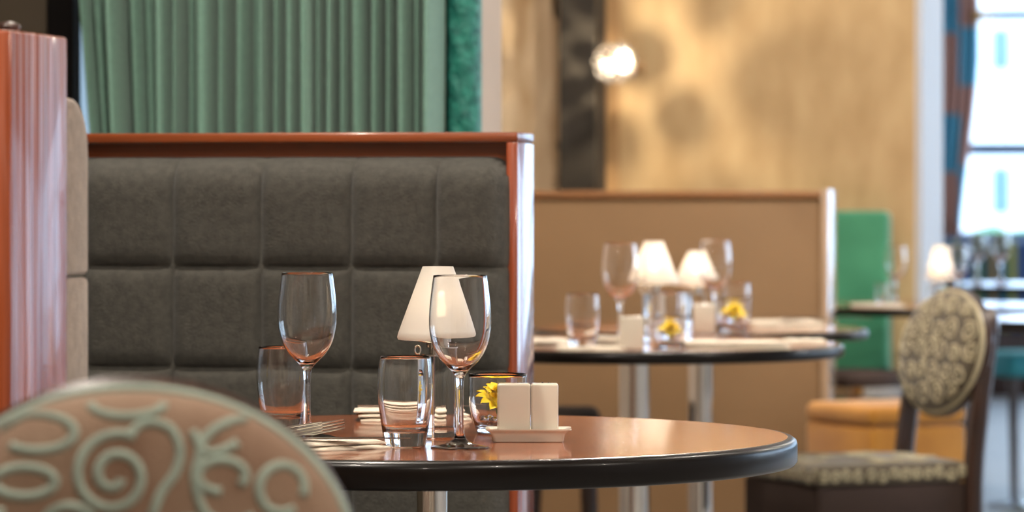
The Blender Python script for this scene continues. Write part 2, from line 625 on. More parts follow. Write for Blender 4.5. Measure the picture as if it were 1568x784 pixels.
def hedge_geo():
    vs, fs = [], []
    nx, nz = 90, 10
    rnd = random.Random(3)
    prof = [(0.0, 0.0), (-0.06, 0.3), (-0.05, 0.7), (0.02, 0.93), (0.2, 1.0), (0.5, 1.02), (0.8, 0.98), (0.95, 0.8), (1.0, 0.0)]
    for i in range(nx + 1):
        for (a, c) in prof:
            vs.append((i * 0.1 - 3.2 + rnd.uniform(-0.02, 0.02), a * 0.7 + rnd.uniform(-0.05, 0.05), max(0, c + rnd.uniform(-0.06, 0.06)) if c else 0))
    m = len(prof)
    for i in range(nx):
        for j in range(m - 1):
            fs.append((i * m + j, i * m + j + 1, (i + 1) * m + j + 1, (i + 1) * m + j))
    fs += [tuple(range(m)), tuple(nx * m + j for j in range(m))]
    return vs, fs


hd = obj('hedge', hedge_geo(), MT['leaf'], None, (0, 25, -0.22))
tag(hd, 'low clipped green hedge outside below the far window', 'hedge')

# ------------------------------------------------------------------ booth behind the near table
YB = 5.187                      # front plane of the wooden surround
xr = XY(793, YB)                # its right end
FT = ZY(202, 5.3)


def quilt(x0, x1, z0, z1, cols, rows, T, r=0.045, cr=0.038, puff=0.016, rx0=True, n=14):
    """puffed panels of one padded back: list of geometries, front towards -y, back plane at y=0"""
    out = []

    def pt(x, z):
        # inside distance to a rectangle with rounded upper corners
        L = x - x0 if rx0 else 9
        R = x1 - x
        U = z1 - z
        for side, d in ((0, L), (1, R)):
            if d < cr and U < cr:
                vx, vz = cr - d, cr - U
                l = math.hypot(vx, vz)
                if l > cr:
                    vx, vz = vx / l * cr, vz / l * cr
                    x = (x0 + cr - vx) if side == 0 else (x1 - cr + vx)
                    z = z1 - cr + vz
                    return x, z, 0.0
                t = cr - l
                return x, z, min(t, max(0, t))
        return x, z, max(0.0, min(L, R, U))
    for ci in range(len(cols) - 1):
        for ri in range(len(rows) - 1):
            a, b_, c, d_ = cols[ci], cols[ci + 1], rows[ri], rows[ri + 1]
            vs, fs = [], []
            for i in range(n + 1):
                for j in range(n + 1):
                    u = 0.5 - 0.5 * math.cos(PI * i / n)
                    v = 0.5 - 0.5 * math.cos(PI * j / n)
                    x, z = a + (b_ - a) * u, c + (d_ - c) * v
                    du = min([abs(x - q) for q in (a, b_) if x0 + 1e-4 < q < x1 - 1e-4] or [9])
                    dv = min([abs(z - q) for q in (c, d_) if z0 + 1e-4 < q < z1 - 1e-4] or [9])
                    s = (1 - math.exp(-du / 0.0075)) * (1 - math.exp(-dv / 0.0075))
                    X, Z, t = pt(x, z)
                    gg = math.sqrt(max(0, 1 - (1 - min(t / r, 1)) ** 2))
                    wob = 0.0012 * math.sin(37 * x + 19 * z) * math.sin(23 * z - 11 * x)
                    vs.append((X, -(T * gg + (puff * s - puff + wob) * gg), Z))
            for i in range(n):
                for j in range(n):
                    q = i * (n + 1) + j
                    fs.append((q, q + 1, q + n + 2, q + n + 1))
            out.append((vs, fs))
    return out


bt = thing('booth_bench', 'high-backed booth seat with quilted charcoal back in a cherry wood surround', 'booth', (xr, YB, 0))
LB = 1.24                       # length of the booth
bd_ = 0.0175
D_ = 0.115
obj('top_board', rbox(-LB, 0, 0, D_, FT - 0.014, FT, 0.0025), MT['wood_x'], bt)
obj('side_board', rbox(-bd_, 0, 0, D_, 0, FT - 0.0142, 0.0025), MT['wood_end'], bt)
obj('side_board', rbox(-LB, -LB + bd_, 0, D_, 0, FT - 0.0142, 0.0025), MT['wood_end'], bt)
obj('back_panel', box(-LB + bd_, -bd_ - 0.0002, 0.03, 0.06, 0, FT - 0.0145), MT['wood_x'], bt)
cz1 = ZY(239, 5.3)
xs = [XY(p, YB - 0.03) - xr for p in (265, 400, 538, 668, 780)]
st = xs[1] - xs[0]
cols = [xs[0] - st * k for k in range(5, 0, -1)] + xs
cols[-1] = XY(780, YB - 0.02) - xr
cols = [c for c in cols if c > -LB + 0.06]
cols[0] = -LB + 0.03
rows = [0.50, 0.648, ZY(567, 5.28), ZY(410, 5.28), cz1]
cu = obj('back_cushion', rbox(cols[0] + 0.04, cols[-1] - 0.04, -0.03, 0.03, 0.45, cz1 - 0.05, 0.01), MT['grey_fabric'], bt)
for q in quilt(cols[0], cols[-1], 0.50, cz1, cols, rows, 0.075):
    o = obj('quilted_panel', mesh('quilted_panel', q[0], q[1]), MT['grey_fabric'], cu, (0, 0.03, 0))
obj('seat_cushion', rbox(-LB + 0.02, -0.02, -0.47, 0.03, 0.36, 0.475, 0.03, 4), MT['grey_fabric'], bt)
obj('seat_base', rbox(-LB + 0.02, -0.02, -0.42, 0.03, 0.0, 0.36, 0.004), MT['wood_x'], bt)

# wooden end panel and facing booth seat at the left
d0 = 3.5
e0 = W(17, d0)
ZP = ZY(46, d0)
TP = 0.165
lb = thing('booth_partition', 'tall cherry wood booth end with streaked glossy side, far left foreground', 'booth', (e0.x, e0.y, 0))
obj('end_board', rbox(-0.03, 0, 0, TP, 0, ZP, 0.003), MT['wood_streak'], lb)
obj('front_panel', rbox(-1.15, -0.0302, 0.004, 0.03, 0, ZP - 0.004, 0.002), MT['wood_z'], lb)
obj('top_board', rbox(-1.15, -0.0302, 0.031, TP, ZP - 0.025, ZP - 0.001, 0.002), MT['wood_x'], lb)
obj('core', box(-1.15, -0.0305, 0.031, TP - 0.003, 0, ZP - 0.026), MT['wood_x'], lb)
kb = obj('knob', lathe(smooth_prof([(0, 0.0), (0.012, 0.0), (0.010, 0.004), (0.012, 0.007), (0.009, 0.011), (0, 0.013)], 4), 20), MT['dark_wood'], lb,
         (-0.035, 0.09, ZP))
cy1 = ZY(150, 3.7)
cc = [-1.1 + k * 0.173 for k in range(7)]
rr = [0.5, 0.62, 0.79, 0.965, cy1]
cu = obj('back_cushion', rbox(-1.06, -0.07, 0.0, 0.03, 0.45, cy1 - 0.05, 0.01), MT['lit_grey_fabric'], lb, (0, TP, 0))
for q in quilt(-1.1, cc[-1], 0.5, cy1, cc, rr, 0.085, r=0.03, cr=0.03):
    v = [(x, -y, z) for x, y, z in q[0]]
    obj('quilted_panel', mesh('quilted_panel', v, q[1]), MT['lit_grey_fabric'], cu)


def rprism_x(poly, x0, x1, r):
    bm = bmesh.new()
    vs, fs = prism(poly, x0, x1)
    bv = [bm.verts.new((z, x, y)) for x, y, z in vs]
    for f in fs:
        bm.faces.new([bv[i] for i in f])
    bmesh.ops.recalc_face_normals(bm, faces=bm.faces[:])
    eg = [e for e in bm.edges if abs(e.verts[0].co.x - e.verts[1].co.x) < 1e-6 or e.calc_face_angle(0) > 1.0]
    bmesh.ops.bevel(bm, geom=eg, offset=r, segments=3, profile=0.5, affect='EDGES', clamp_overlap=True)
    bm.verts.index_update()
    out = [v.co.copy() for v in bm.verts], [tuple(v.index for v in f.verts) for f in bm.faces]
    bm.free()
    return out


TC = 0.080
arc = [(TC * 0.35 + TC * 0.65 * math.cos(PI / 2 * k / 8), cy1 - 0.055 + 0.055 * math.sin(PI / 2 * k / 8)) for k in range(9)]
for poly in ([(0.001, 0.472), (TC, 0.472), (TC, 0.788), (0.001, 0.788)], [(0.001, 0.790), (TC, 0.790), (TC, 0.963), (0.001, 0.963)],
             [(0.001, 0.965), (TC, 0.965)] + arc + [(0.001, cy1 + 0.001)]):
    obj('end_pad', rprism_x(poly, cc[-1] + 0.001, -0.004, 0.006), MT['lit_grey_fabric'], cu)
obj('seat_cushion', rbox(-1.1, -0.02, 0.0, 0.4, 0.36, 0.47, 0.03, 4), MT['lit_grey_fabric'], lb, (0, TP, 0))
obj('seat_base', rbox(-1.1, -0.02, 0.0, 0.36, 0, 0.36, 0.004), MT['wood_x'], lb, (0, TP, 0))


# ------------------------------------------------------------------ curtains
def curtain_geo(x0, x1, z0, z1, folds, amp, seed, lean=None, nz=14, half_w=(0.30, 0.40)):
    """hanging cloth with irregular rounded pleats; lean(u, z) moves it sideways"""
    rnd = random.Random(seed)
    wd = [rnd.uniform(0.6, 1.4) for _ in range(folds)]
    tot = sum(wd)
    acc = [0]
    for q in wd:
        acc.append(acc[-1] + q / tot)
    am = [rnd.uniform(0.75, 1.15) for _ in range(folds)]
    vs, fs = [], []
    K = 14
    us = []
    for i in range(folds):
        half = (acc[i + 1] - acc[i]) * rnd.uniform(*half_w)
        mid = (acc[i + 1] + acc[i]) / 2
        for k in range(K + 1):
            th = PI * (-0.22 + 1.44 * k / K)
            us.append((i, mid - half * math.cos(th), (math.sin(th) + 0.64) / 1.64 * am[i], mid))
    for (i, u, prof, mid) in us:
        for j in range(nz + 1):
            z = z0 + (z1 - z0) * j / nz
            sway = 0.10 * (acc[i + 1] - acc[i]) * math.sin(2.1 * z + i * 1.7)
            x = x0 + (x1 - x0) * (u + sway)
            if lean:
                x += lean(mid, z)
            vs.append((x, -amp * prof, z))
    m = nz + 1
    for i in range(len(us) - 1):
        for j in range(nz):
            fs.append((i * m + j, i * m + j + 1, (i + 1) * m + j + 1, (i + 1) * m + j))
    return vs, fs


YK = 6.3
cx0, cx1 = XY(131, YK), XY(683, YK)
ztop = ZY(0, 6.4)


def lean_left(u, z):
    return 0.0 if u > 0.3 else (0.3 - u) / 0.3 * max(0.0, (1.37 - z)) * 0.09


g = curtain_geo(0, cx1 - cx0, 0.03, 2.75, 25, 0.13, 5, lambda u, z: lean_left(u, z))
c_ = obj('curtain', mesh('curtain', g[0], g[1]), MT['curtain'], None, (cx0, YK + 0.03, 0))
md = c_.modifiers.new('thickness', 'SOLIDIFY')
md.thickness = 0.003
tag(c_, 'long sage green pleated curtain hanging behind the booth', 'curtain')

# teal woven strip beside the curtain
g = []
nx, nz = 14, 240
xa, xb = XY(683, YC - 0.06), XY(725, YC - 0.06)
vs, fs = [], []
for i in range(nx + 1):
    th = PI * i / nx
    for j in range(nz + 1):
        z = 0.02 + 2.75 * j / nz
        q = 0.004 * math.sin(z * 150 + i * 2.1) * math.sin(i * 1.9 + z * 21) + 0.003 * math.sin(z * 71 + i)
        vs.append(((xb - xa) / 2 * (1 - math.cos(th)), -0.05 * math.sin(th) ** 0.5 + q * math.sin(th), z))
for i in range(nx):
    for j in range(nz):
        k = i * (nz + 1) + j
        fs.append((k, k + 1, k + nz + 2, k + nz + 1))
o = obj('curtain', mesh('woven_drape', vs, fs), MT['teal_weave'], None, (xa, YC - 0.01, 0))
md = o.modifiers.new('thickness', 'SOLIDIFY')
md.thickness = 0.004
tag(o, 'narrow deep teal textured drape at the right edge of the green curtain', 'curtain')

# plaid curtain at the far window
YP = YE - 0.22
px0 = XY(1437, YP)
wtop = XY(1502, YP) - px0
wbot = XY(1470, YP) - px0
g = curtain_geo(0, 1, 0.825, 2.7, 5, 0.07, 11)
zz0, zz1 = ZY(372, 19.7), ZY(90, 19.7)
v2 = []
for x, y, z in g[0]:
    t = min(1, max(0, (z - zz0) / (zz1 - zz0)))
    t = t * t * (3 - 2 * t) * 0.5 + t * 0.5
    v2.append((x * (wbot + (wtop - wbot) * t), y, z))
o = obj('curtain', mesh('plaid_curtain', v2, g[1]), MT['plaid'], None, (px0, YP + 0.06, 0))
md = o.modifiers.new('thickness', 'SOLIDIFY')
md.thickness = 0.004
tag(o, 'brown and blue block-patterned curtain gathered at the far window', 'curtain')
zr = ZY(22, 19.4)
rod = thing('curtain_rod', 'thin black curtain rod with brass finial across the far window', 'curtain rod', (XY(1508, YP - 0.08), YP - 0.08, zr))
obj('rod', xform(lathe([(0, 0), (0.024, 0), (0.024, 4.2), (0, 4.2)], 16), Matrix.Rotation(PI / 2, 4, 'Y')), MT['black_metal'], rod)
obj('finial', xform(lathe(smooth_prof([(0, -0.07), (0.022, -0.06), (0.032, -0.035), (0.025, -0.01), (0.0255, 0.06)], 3), 14), Matrix.Rotation(PI / 2, 4, 'Y')), MT['brass'], rod)
for xx in (0.3, 2.2, 4.0):
    obj('bracket', box(xx - 0.01, xx + 0.01, 0.0, YE - YP + 0.08, -0.012, 0.004), MT['black_metal'], rod)

# ------------------------------------------------------------------ pale rough panel on the rear wall
yq = YG - 0.06
k = depth(XY(810, yq), yq)
pl, pr = XY(757, yq), 0
out = [(XY(757, yq), 0.0)]
edge = [(858, 420), (857, 300), (853, 272), (857, 262), (856, 232), (850, 222), (857, 214), (858, 160), (855, 146), (857, 120), (858, 30), (846, 26), (845, -30), (849, -60), (847, -300)]
out += [(XY(858, yq), 0.0)] + [(XY(a, yq), ZY(c, k)) for a, c in edge] + [(XY(757, yq), ZY(-300, k))]
base = out[0]
poly = [(x - base[0], z) for x, z in out]
vs, fs = prism(poly, 0, 0.055)
vs = [(x, z_, y) for x, y, z_ in vs]
o = obj('wall_panel', mesh('wall_panel', vs, fs, False), MT['rough_panel'], None, (base[0], yq, 0))
tag(o, 'pale rough-edged decorative panel with brown patches beside the dark pier', 'panel')

# ------------------------------------------------------------------ tan partition behind the far tables
YT = 9.164
xt = XY(1280, YT + 0.15)
tp = thing('partition', 'tan upholstered partition screen behind the two lamp-lit tables', 'partition', (xt, YT, 0))
zt = ZY(292, 9.2)
LT = 1.35
obj('panel', rbox(-LT, -0.022, 0.012, 0.145, 0, zt - 0.018, 0.012, 3), MT['tan_leather'], tp)
obj('cap', rbox(-LT, -0.0202, 0, 0.157, zt - 0.0175, zt, 0.003), MT['cap_wood'], tp)
obj('end_board', rbox(-0.02, 0, 0, 0.157, 0, zt + 0.004, 0.003), MT['pale_end'], tp)

# ------------------------------------------------------------------ crystal wall lamp
sd = 10.36
sc = W(942, sd, ZY(96, sd))
sl = thing('wall_lamp', 'glowing crystal bead globe lamp on the gold wall', 'lamp', sc)
RB = 0.055
gold_a = PI * (3 - math.sqrt(5))
NB = 96
bead = lathe([(0.0082 * math.sin(PI * i / 10), -0.0082 * math.cos(PI * i / 10)) for i in range(11)], 16)
bead[0][0].x = 0
MESHES['bead'] = mesh('bead', *lathe([(0 if i in (0, 10) else 0.0082 * math.sin(PI * i / 10), -0.0082 * math.cos(PI * i / 10)) for i in range(11)], 16))
for i in range(NB):
    y = 1 - 2 * (i + 0.5) / NB
    r = math.sqrt(1 - y * y)
    if abs(y) > 0.93:
        continue
    obj('bead', MESHES['bead'], MT['glass'], sl, (RB * r * math.cos(i * gold_a), RB * r * math.sin(i * gold_a), RB * y), (0, 0, 0), (random.uniform(0.65, 1.3),) * 3)
obj('bulb', xform(lathe(smooth_prof([(0, -0.028), (0.009, -0.024), (0.011, -0.01), (0.011, 0.012), (0.007, 0.024), (0, 0.028)], 4), 16), Matrix.Rotation(PI / 2, 4, 'Y')), MT['sconce_bulb'], sl, (-0.012, 0, -0.004))
yw = YG - sc.y
obj('arm', tube([(0, 0.045, 0), (0, yw * 0.6, 0.0), (0, yw, 0.0)], 0.003, 8), MT['chrome'], sl)
obj('wall_plate', xform(lathe([(0, 0), (0.018, 0), (0.018, 0.004), (0.008, 0.008), (0, 0.008)], 24), Matrix.Translation((0, yw, 0.0)) @ Matrix.Rotation(PI / 2, 4, 'X')), MT['pilaster'], sl)
pl_ = bpy.data.lights.new('wall_lamp_light', 'POINT')
pl_.energy = 9
pl_.color = (1.0, 0.82, 0.58)
pl_.shadow_soft_size = 0.004
po = bpy.data.objects.new('wall_lamp_light', pl_)
COL.objects.link(po)
po.parent = sl
po.location = (0.022, 0.012, 0.0)


# ------------------------------------------------------------------ tables
def round_table(label, px, d, R, th=0.030, top=0.75, pr=0.02, wood_top='table_wood', edge='dark_edge', cat='table', base_r=None, group=None):
    t = thing('round_table', label, 'table', W(px, d), YAW, group)
    prof = [(0, top - 0.003), (R - 0.006, top - 0.003), (R - 0.006, top), (0, top)]
    e = 0.008
    obj('table_top', mesh('table_top', *lathe([(0, top - 0.012), (R - 0.012, top - 0.012), (R - 0.012, top), (0, top)], 128), True, 30), MT[wood_top], t)
    ep = [(R - 0.0121, top - 0.0125), (R - 0.0121, top + 0.0001), (R - 0.006, top - 0.0008), (R - 0.0015, top - 0.004), (R, top - 0.009),
          (R, top - th + 0.005), (R - 0.003, top - th + 0.001), (R - 0.008, top - th), (R - 0.03, top - th)]
    obj('edge_band', mesh('edge_band', *lathe(ep, 128), True, 50), MT[edge], t)
    obj('underside', mesh('underside', *lathe([(0, top - 0.013), (R - 0.013, top - 0.013), (R - 0.013, top - th + 0.0005), (0, top - th + 0.0005)], 96), True, 30), MT['dark_edge'], t)
    obj('pedestal', mesh('pedestal', *lathe([(0, 0.02), (pr, 0.02), (pr, top - th - 0.006), (pr * 3.0, top - th - 0.005), (pr * 3.0, top - th), (0, top - th)], 48), True, 30), MT['chrome'], t)
    br = base_r or R * 0.5
    obj('base_plate', mesh('base_plate', *lathe([(0, 0), (br, 0), (br, 0.006), (br * 0.9, 0.012), (br * 0.3, 0.02), (pr, 0.026), (0, 0.026)], 64), True, 40), MT['chrome'], t)
    return t


T1 = round_table('large round wooden table with dark edge in the foreground', 661, 4.55, 0.45, 0.034, pr=0.0195)
T2 = round_table('round dark-edged table with the taller lit lamp, before the tan partition', 971, 7.4, 0.42, 0.025, pr=0.030)
T3 = round_table('round table just in front of the tan partition, right of the taller lamp', 1072, 8.25, 0.375, 0.022, pr=0.027)
T4 = round_table('round table by the pale wall reveal, in front of the green seat back', 1420, 10.02, 0.40, 0.022, pr=0.025)
T5 = round_table('round table nearest the right picture edge, beyond the patterned chair', 1700, 8.9, 0.38, 0.022, pr=0.025)
T6 = round_table('farthest round table, standing in front of the striped bench', 1600, 12.35, 0.40, 0.022, pr=0.025)

# ------------------------------------------------------------------ glassware
WINE_OUT = [(0.0338, 0.0), (0.0342, 0.0012), (0.030, 0.0026), (0.018, 0.005), (0.0085, 0.0095), (0.0052, 0.017), (0.0042, 0.034), (0.0041, 0.060),
            (0.0048, 0.078), (0.0068, 0.086), (0.0135, 0.0935), (0.0235, 0.1035), (0.0315, 0.1175), (0.0355, 0.134), (0.0364, 0.147), (0.0356, 0.165), (0.0334, 0.185), (0.0313, 0.2000), (0.0309, 0.2007)]
WINE_IN = [(0.0305, 0.2003), (0.0325, 0.185), (0.0346, 0.165), (0.0353, 0.147), (0.0343, 0.134), (0.0302, 0.1185), (0.0222, 0.1055), (0.012, 0.0965), (0.004, 0.0925), (0, 0.0922)]


def wine_geo():
    return lathe([(0, 0.0)] + smooth_prof(WINE_OUT, 4) + smooth_prof(WINE_IN, 4), 48)


TUMB_OUT = [(0.0222, 0.0), (0.0242, 0.0012), (0.0258, 0.010), (0.0290, 0.030), (0.0318, 0.052), (0.0328, 0.070), (0.0318, 0.090), (0.0300, 0.106)]
TUMB_IN = [(0.0289, 0.106), (0.0305, 0.090), (0.0314, 0.070), (0.0303, 0.052), (0.0274, 0.033), (0.0245, 0.0215), (0.018, 0.0175), (0, 0.0165)]


def tumbler_geo():
    return lathe([(0, 0.001), (0.019, 0.001)] + smooth_prof(TUMB_OUT, 4) + smooth_prof(TUMB_IN, 4), 48)


FL_OUT = [(0.022, 0.0), (0.0255, 0.0015), (0.0300, 0.012), (0.0345, 0.030), (0.0366, 0.050), (0.0364, 0.0735)]
FL_IN = [(0.0352, 0.0735), (0.0352, 0.050), (0.0330, 0.030), (0.0286, 0.015), (0.022, 0.0085), (0, 0.0075)]


def flower_glass_geo():
    return lathe([(0, 0.0005)] + smooth_prof(FL_OUT, 4) + smooth_prof(FL_IN, 4), 48)


def put(px, d, z=0.75):
    return W(px, d, z)


def wine(px, d, label, scale=1.0, z=0.75, group=None):
    o = obj('wine_glass', cached('wine_glass', wine_geo), MT['glass'], None, put(px, d, z), scale=(scale,) * 3)
    return tag(o, label, 'wine glass', group)


def tumbler(px, d, label, scale=1.0, z=0.75, group=None):
    o = obj('tumbler', cached('tumbler', tumbler_geo), MT['glass'], None, put(px, d, z), scale=(scale,) * 3)
    return tag(o, label, 'glass', group)


def petal_geo():
    vs, fs = [], []
    n = 7
    for i in range(n + 1):
        t = i / n
        w_ = 0.0046 * math.sin(PI * min(1, t * 0.9 + 0.08)) ** 0.7 * (1 if t < 1 else 0.15)
        z = 0.010 * math.sin(t * 1.7) - 0.004 * t * t
        for s in (-1, 0, 1):
            vs.append((0.021 * t, s * w_, z + (0.0012 if s else 0)))
    for i in range(n):
        for k in (0, 1):
            q = i * 3 + k
            fs.append((q, q + 1, q + 4, q + 3))
    return vs, fs


def flower(px, d, z, label, petals=True, tilt=0.35, sc_=1.0):
    f = thing('flower', label, 'flower', put(px, d, z), YAW)
    f.rotation_euler = (tilt, 0.12, YAW)
    f.scale = (sc_,) * 3
    if petals:
        rnd = random.Random(int(px))
        for ring, (cnt, el, ln) in enumerate(((13, 0.05, 1.0), (10, -0.45, 0.85), (7, -0.95, 0.6))):
            for k in range(cnt):
                obj('petal', cached('petal', petal_geo), MT['petal'], f, (0, 0, 0.002 * ring),
                    (rnd.uniform(-0.3, 0.3), el + rnd.uniform(-0.15, 0.15), 2 * PI * k / cnt + ring * 0.3), (ln, 1.1, 1))
    obj('flower_centre', mesh('flower_centre', *lathe(smooth_prof([(0, -0.004), (0.006, -0.002), (0.007, 0.003), (0.004, 0.008), (0, 0.009)], 3), 16)), MT['petal'], f)
    obj('stem', mesh('stem', *tube([(0, 0, -0.001), (0.001, 0.0, -0.008), (0.003, 0.001, -0.013)], 0.0016, 6)), MT['leaf'], f)
    return f


def pebble_geo():
    rnd = random.Random(2)
    g = lathe([(0 if i in (0, 6) else 0.0062 * math.sin(PI * i / 6) * rnd.uniform(0.85, 1.1), -0.0052 * math.cos(PI * i / 6)) for i in range(7)], 7)
    return g


def flower_glass(px, d, where, z=0.75, npeb=8, sc_=1.0, petals=True):
    o = obj('flower_glass', cached('flower_glass', flower_glass_geo), MT['glass'], None, put(px, d, z), scale=(sc_,) * 3)
    tag(o, 'low clear glass holding a yellow flower, ' + where, 'glass')
    flower(px, d, z + 0.036 * sc_, 'yellow flower head inside the low glass, ' + where, petals, sc_=sc_ * 1.4)
    rnd = random.Random(int(px) + 5)
    c = put(px, d, z)
    for k in range(npeb):
        a = 2 * PI * k / npeb
        rr_ = 0.0185 * sc_
        p = obj('pebble', cached('pebble', pebble_geo), MT['pebble'], None,
                (c.x + rr_ * math.cos(a), c.y + rr_ * math.sin(a), c.z + 0.0155 * sc_), (rnd.uniform(0, 6), rnd.uniform(0, 6), 0), (sc_,) * 3)
        tag(p, 'silver decorative pebble in the flower glass, ' + where, 'pebble', 'silver pebbles in the flower glass, ' + where)


# near table
wine(470.5, 4.50, 'wine glass farther left on the near table, in front of plain quilted back')
wine(704.5, 4.318, 'wine glass standing in front of the cream lampshade on the near table', 1.005)
tumbler(432.5, 4.63, 'tumbler behind the left wine glass on the near table')
tumbler(620.5, 4.35, 'tumbler between the two wine glasses on the near table', 1.0)
flower_glass(762, 4.60, 'behind the salt and pepper pots', petals=True)


# ------------------------------------------------------------------ lamps
def table_lamp(px, d, label, z=0.75, zs0=0.120, zs1=0.209, rb=0.0497, rt=0.0187, power=0.35, group=None, bulb='bulb_far'):
    l = thing('table_lamp', label, 'lamp', put(px, d, z), YAW, group)
    c = 0.004
    prof = [(rb - 0.004, zs0 - 0.0005), (rb - 0.001, zs0), (rb, zs0 + 0.003), (rb - 0.0016, zs0 + 0.009), (rt, zs1), (rt - 0.0012, zs1), (rb - 0.0034, zs0 + 0.009), (rb - 0.004, zs0 - 0.0005)]
    obj('lamp_shade', mesh('lamp_shade', *lathe(prof, 64), True, 60), MT['shade'], l)
    obj('shade_top', mesh('shade_top', *lathe([(0.007, zs1 - 0.002), (rt - 0.0013, zs1 - 0.002), (rt - 0.0013, zs1 - 0.001), (0.007, zs1 - 0.001), (0.007, zs1 - 0.002)], 32), True, 30), MT['shade'], l)
    hz = zs0 - 0.020
    obj('base', mesh('base', *lathe([(0, 0.0005), (0.0215, 0.0005), (0.0232, 0.002), (0.0236, 0.010), (0.0226, 0.0135), (0, 0.0135)], 40), True, 50), MT['glass'], l)
    obj('glass_column', mesh('glass_column', *lathe([(0, 0.0138), (0.0222, 0.0138), (0.0222, hz - 0.0005), (0, hz - 0.0005)], 40), True, 40), MT['glass'], l)
    obj('collar', mesh('collar', *lathe([(0, hz), (0.0240, hz), (0.0240, hz + 0.0022), (0.011, hz + 0.0030), (0.011, hz + 0.010), (0.0145, hz + 0.0105), (0.0145, hz + 0.0165), (0, hz + 0.0165)], 36), True, 40), MT['chrome'], l)
    obj('ring', mesh('ring', *tube([(-0.0245 + 0.0035 * math.cos(q * PI / 8), -0.006, hz + 0.0075 + 0.0052 * math.sin(q * PI / 8)) for q in range(16)], 0.0011, 6, True)), MT['chrome'], l)
    obj('shade_carrier', mesh('shade_carrier', *join(tube([(-rb + 0.006, 0, zs0 + 0.003), (0, 0, hz + 0.014), (rb - 0.006, 0, zs0 + 0.003)], 0.0011, 6), tube([(0, -rb + 0.006, zs0 + 0.003), (0, 0, hz + 0.014), (0, rb - 0.006, zs0 + 0.003)], 0.0011, 6))), MT['chrome'], l)
    zb = zs0 + 0.036
    obj('bulb', mesh('bulb', *lathe(smooth_prof([(0, zb - 0.013), (0.006, zb - 0.009), (0.0088, zb - 0.001), (0.0055, zb + 0.009), (0, zb + 0.015)], 3), 14)), MT[bulb], l)
    obj('bulb_holder', mesh('bulb_holder', *lathe([(0, hz + 0.016), (0.005, hz + 0.016), (0.005, zb - 0.009), (0, zb - 0.009)], 14), True, 40), MT['ceramic'], l)
    q = bpy.data.lights.new('lamp_light', 'POINT')
    q.energy = power
    q.color = (1.0, 0.90, 0.76)
    q.shadow_soft_size = 0.006
    qo = bpy.data.objects.new('lamp_light', q)
    COL.objects.link(qo)
    qo.parent = l
    qo.location = (0, 0, zb + 0.017)
    return l


table_lamp(670.5, 4.50, 'cream cone-shaded table lamp on the near table', power=0.03, bulb='bulb')
table_lamp(1001, 7.42, 'brightest and tallest lit cream table lamp on the far tables', power=0.22, zs0=0.118, zs1=0.204)
table_lamp(1066, 8.32, 'shorter lit cream table lamp just right of the tallest one', zs0=0.094, zs1=0.171, rb=0.052, rt=0.0165, power=0.18)
table_lamp(1440, 10.1, 'small blurred white lamp on the table by the pale reveal', zs0=0.068, zs1=0.160, rb=0.040, rt=0.016, power=0.3)


# ------------------------------------------------------------------ salt and pepper on their tray
def tray(px, d, rz, label, sc_=1.0):
    t = thing('condiment_tray', label, 'tray', put(px, d), YAW + rz)
    t.scale = (sc_,) * 3
    a, b_, h = 0.0515, 0.027, 0.0155
    ri = [(a - 0.0105, b_ - 0.0075, 0.0), (a - 0.0095, b_ - 0.0065, 0.0012), (a - 0.0075, b_ - 0.005, h - 0.006), (a - 0.004, b_ - 0.002, h - 0.0025), (a, b_, h - 0.0008), (a, b_, h + 0.0008),
          (a - 0.0045, b_ - 0.003, h - 0.0005), (a - 0.009, b_ - 0.006, h - 0.003), (a - 0.0095, b_ - 0.0065, h - 0.0042)]
    vs, fs = [], []
    K = 6
    m = 4 * K
    for (x, y, z) in ri:
        r_ = 0.004
        for q in range(4):
            cxq = (x - r_) * (1 if q in (0, 3) else -1)
            cyq = (y - r_) * (1 if q in (0, 1) else -1)
            for k_ in range(K):
                th = PI / 2 * (q + k_ / (K - 1))
                vs.append((cxq + r_ * math.cos(th), cyq + r_ * math.sin(th), z))
    for i in range(len(ri) - 1):
        for k_ in range(m):
            l_ = (k_ + 1) % m
            fs.append((i * m + k_, i * m + l_, (i + 1) * m + l_, (i + 1) * m + k_))
    fs.append(tuple(range(m)))
    fs.append(tuple((len(ri) - 1) * m + k_ for k_ in range(m)))
    obj('dish', mesh('dish', vs, fs, True, 50), MT['ceramic'], t)
    return t


def shaker(px, d, z, rz, label, holes, w_=0.0365, h=0.0585, sc_=1.0, dp=0.031):
    s = thing('shaker', label, 'shaker', put(px, d, z), YAW + rz)
    s.scale = (sc_,) * 3
    g = rbox(-w_ / 2, w_ / 2, -dp / 2, dp / 2, 0, h, 0.0030, 4)
    vs = [Vector((v.x * (1 + 0.0 * v.z), v.y, v.z + (0.0022 * (1 - (2 * v.x / w_) ** 2) * (1 - (2 * v.y / dp) ** 2) if v.z > h - 0.001 else 0))) for v in g[0]]
    obj('body', mesh('shaker_body', vs, g[1], True, 50), MT['ceramic'], s)
    for k_ in range(holes):
        a = 2 * PI * k_ / holes
        obj('hole', cached('shaker_hole', lambda: lathe([(0, 0), (0.0011, 0), (0.0011, 0.0006), (0, 0.0006)], 10)), MT['black_metal'], s, (0.005 * math.cos(a), 0.005 * math.sin(a), h + 0.0008))
    return s


TRD = 4.435
tray(809, TRD, 0.0, 'oblong cream ceramic tray under the near salt and pepper pots')
shaker(786.8, TRD, 0.75 + 0.0113, 0.0, 'left cream ceramic pot of the pair on the near table', 1, 0.0398)
shaker(833.8, TRD, 0.75 + 0.0113, 0.0, 'right cream ceramic pot of the pair on the near table', 3, 0.033)


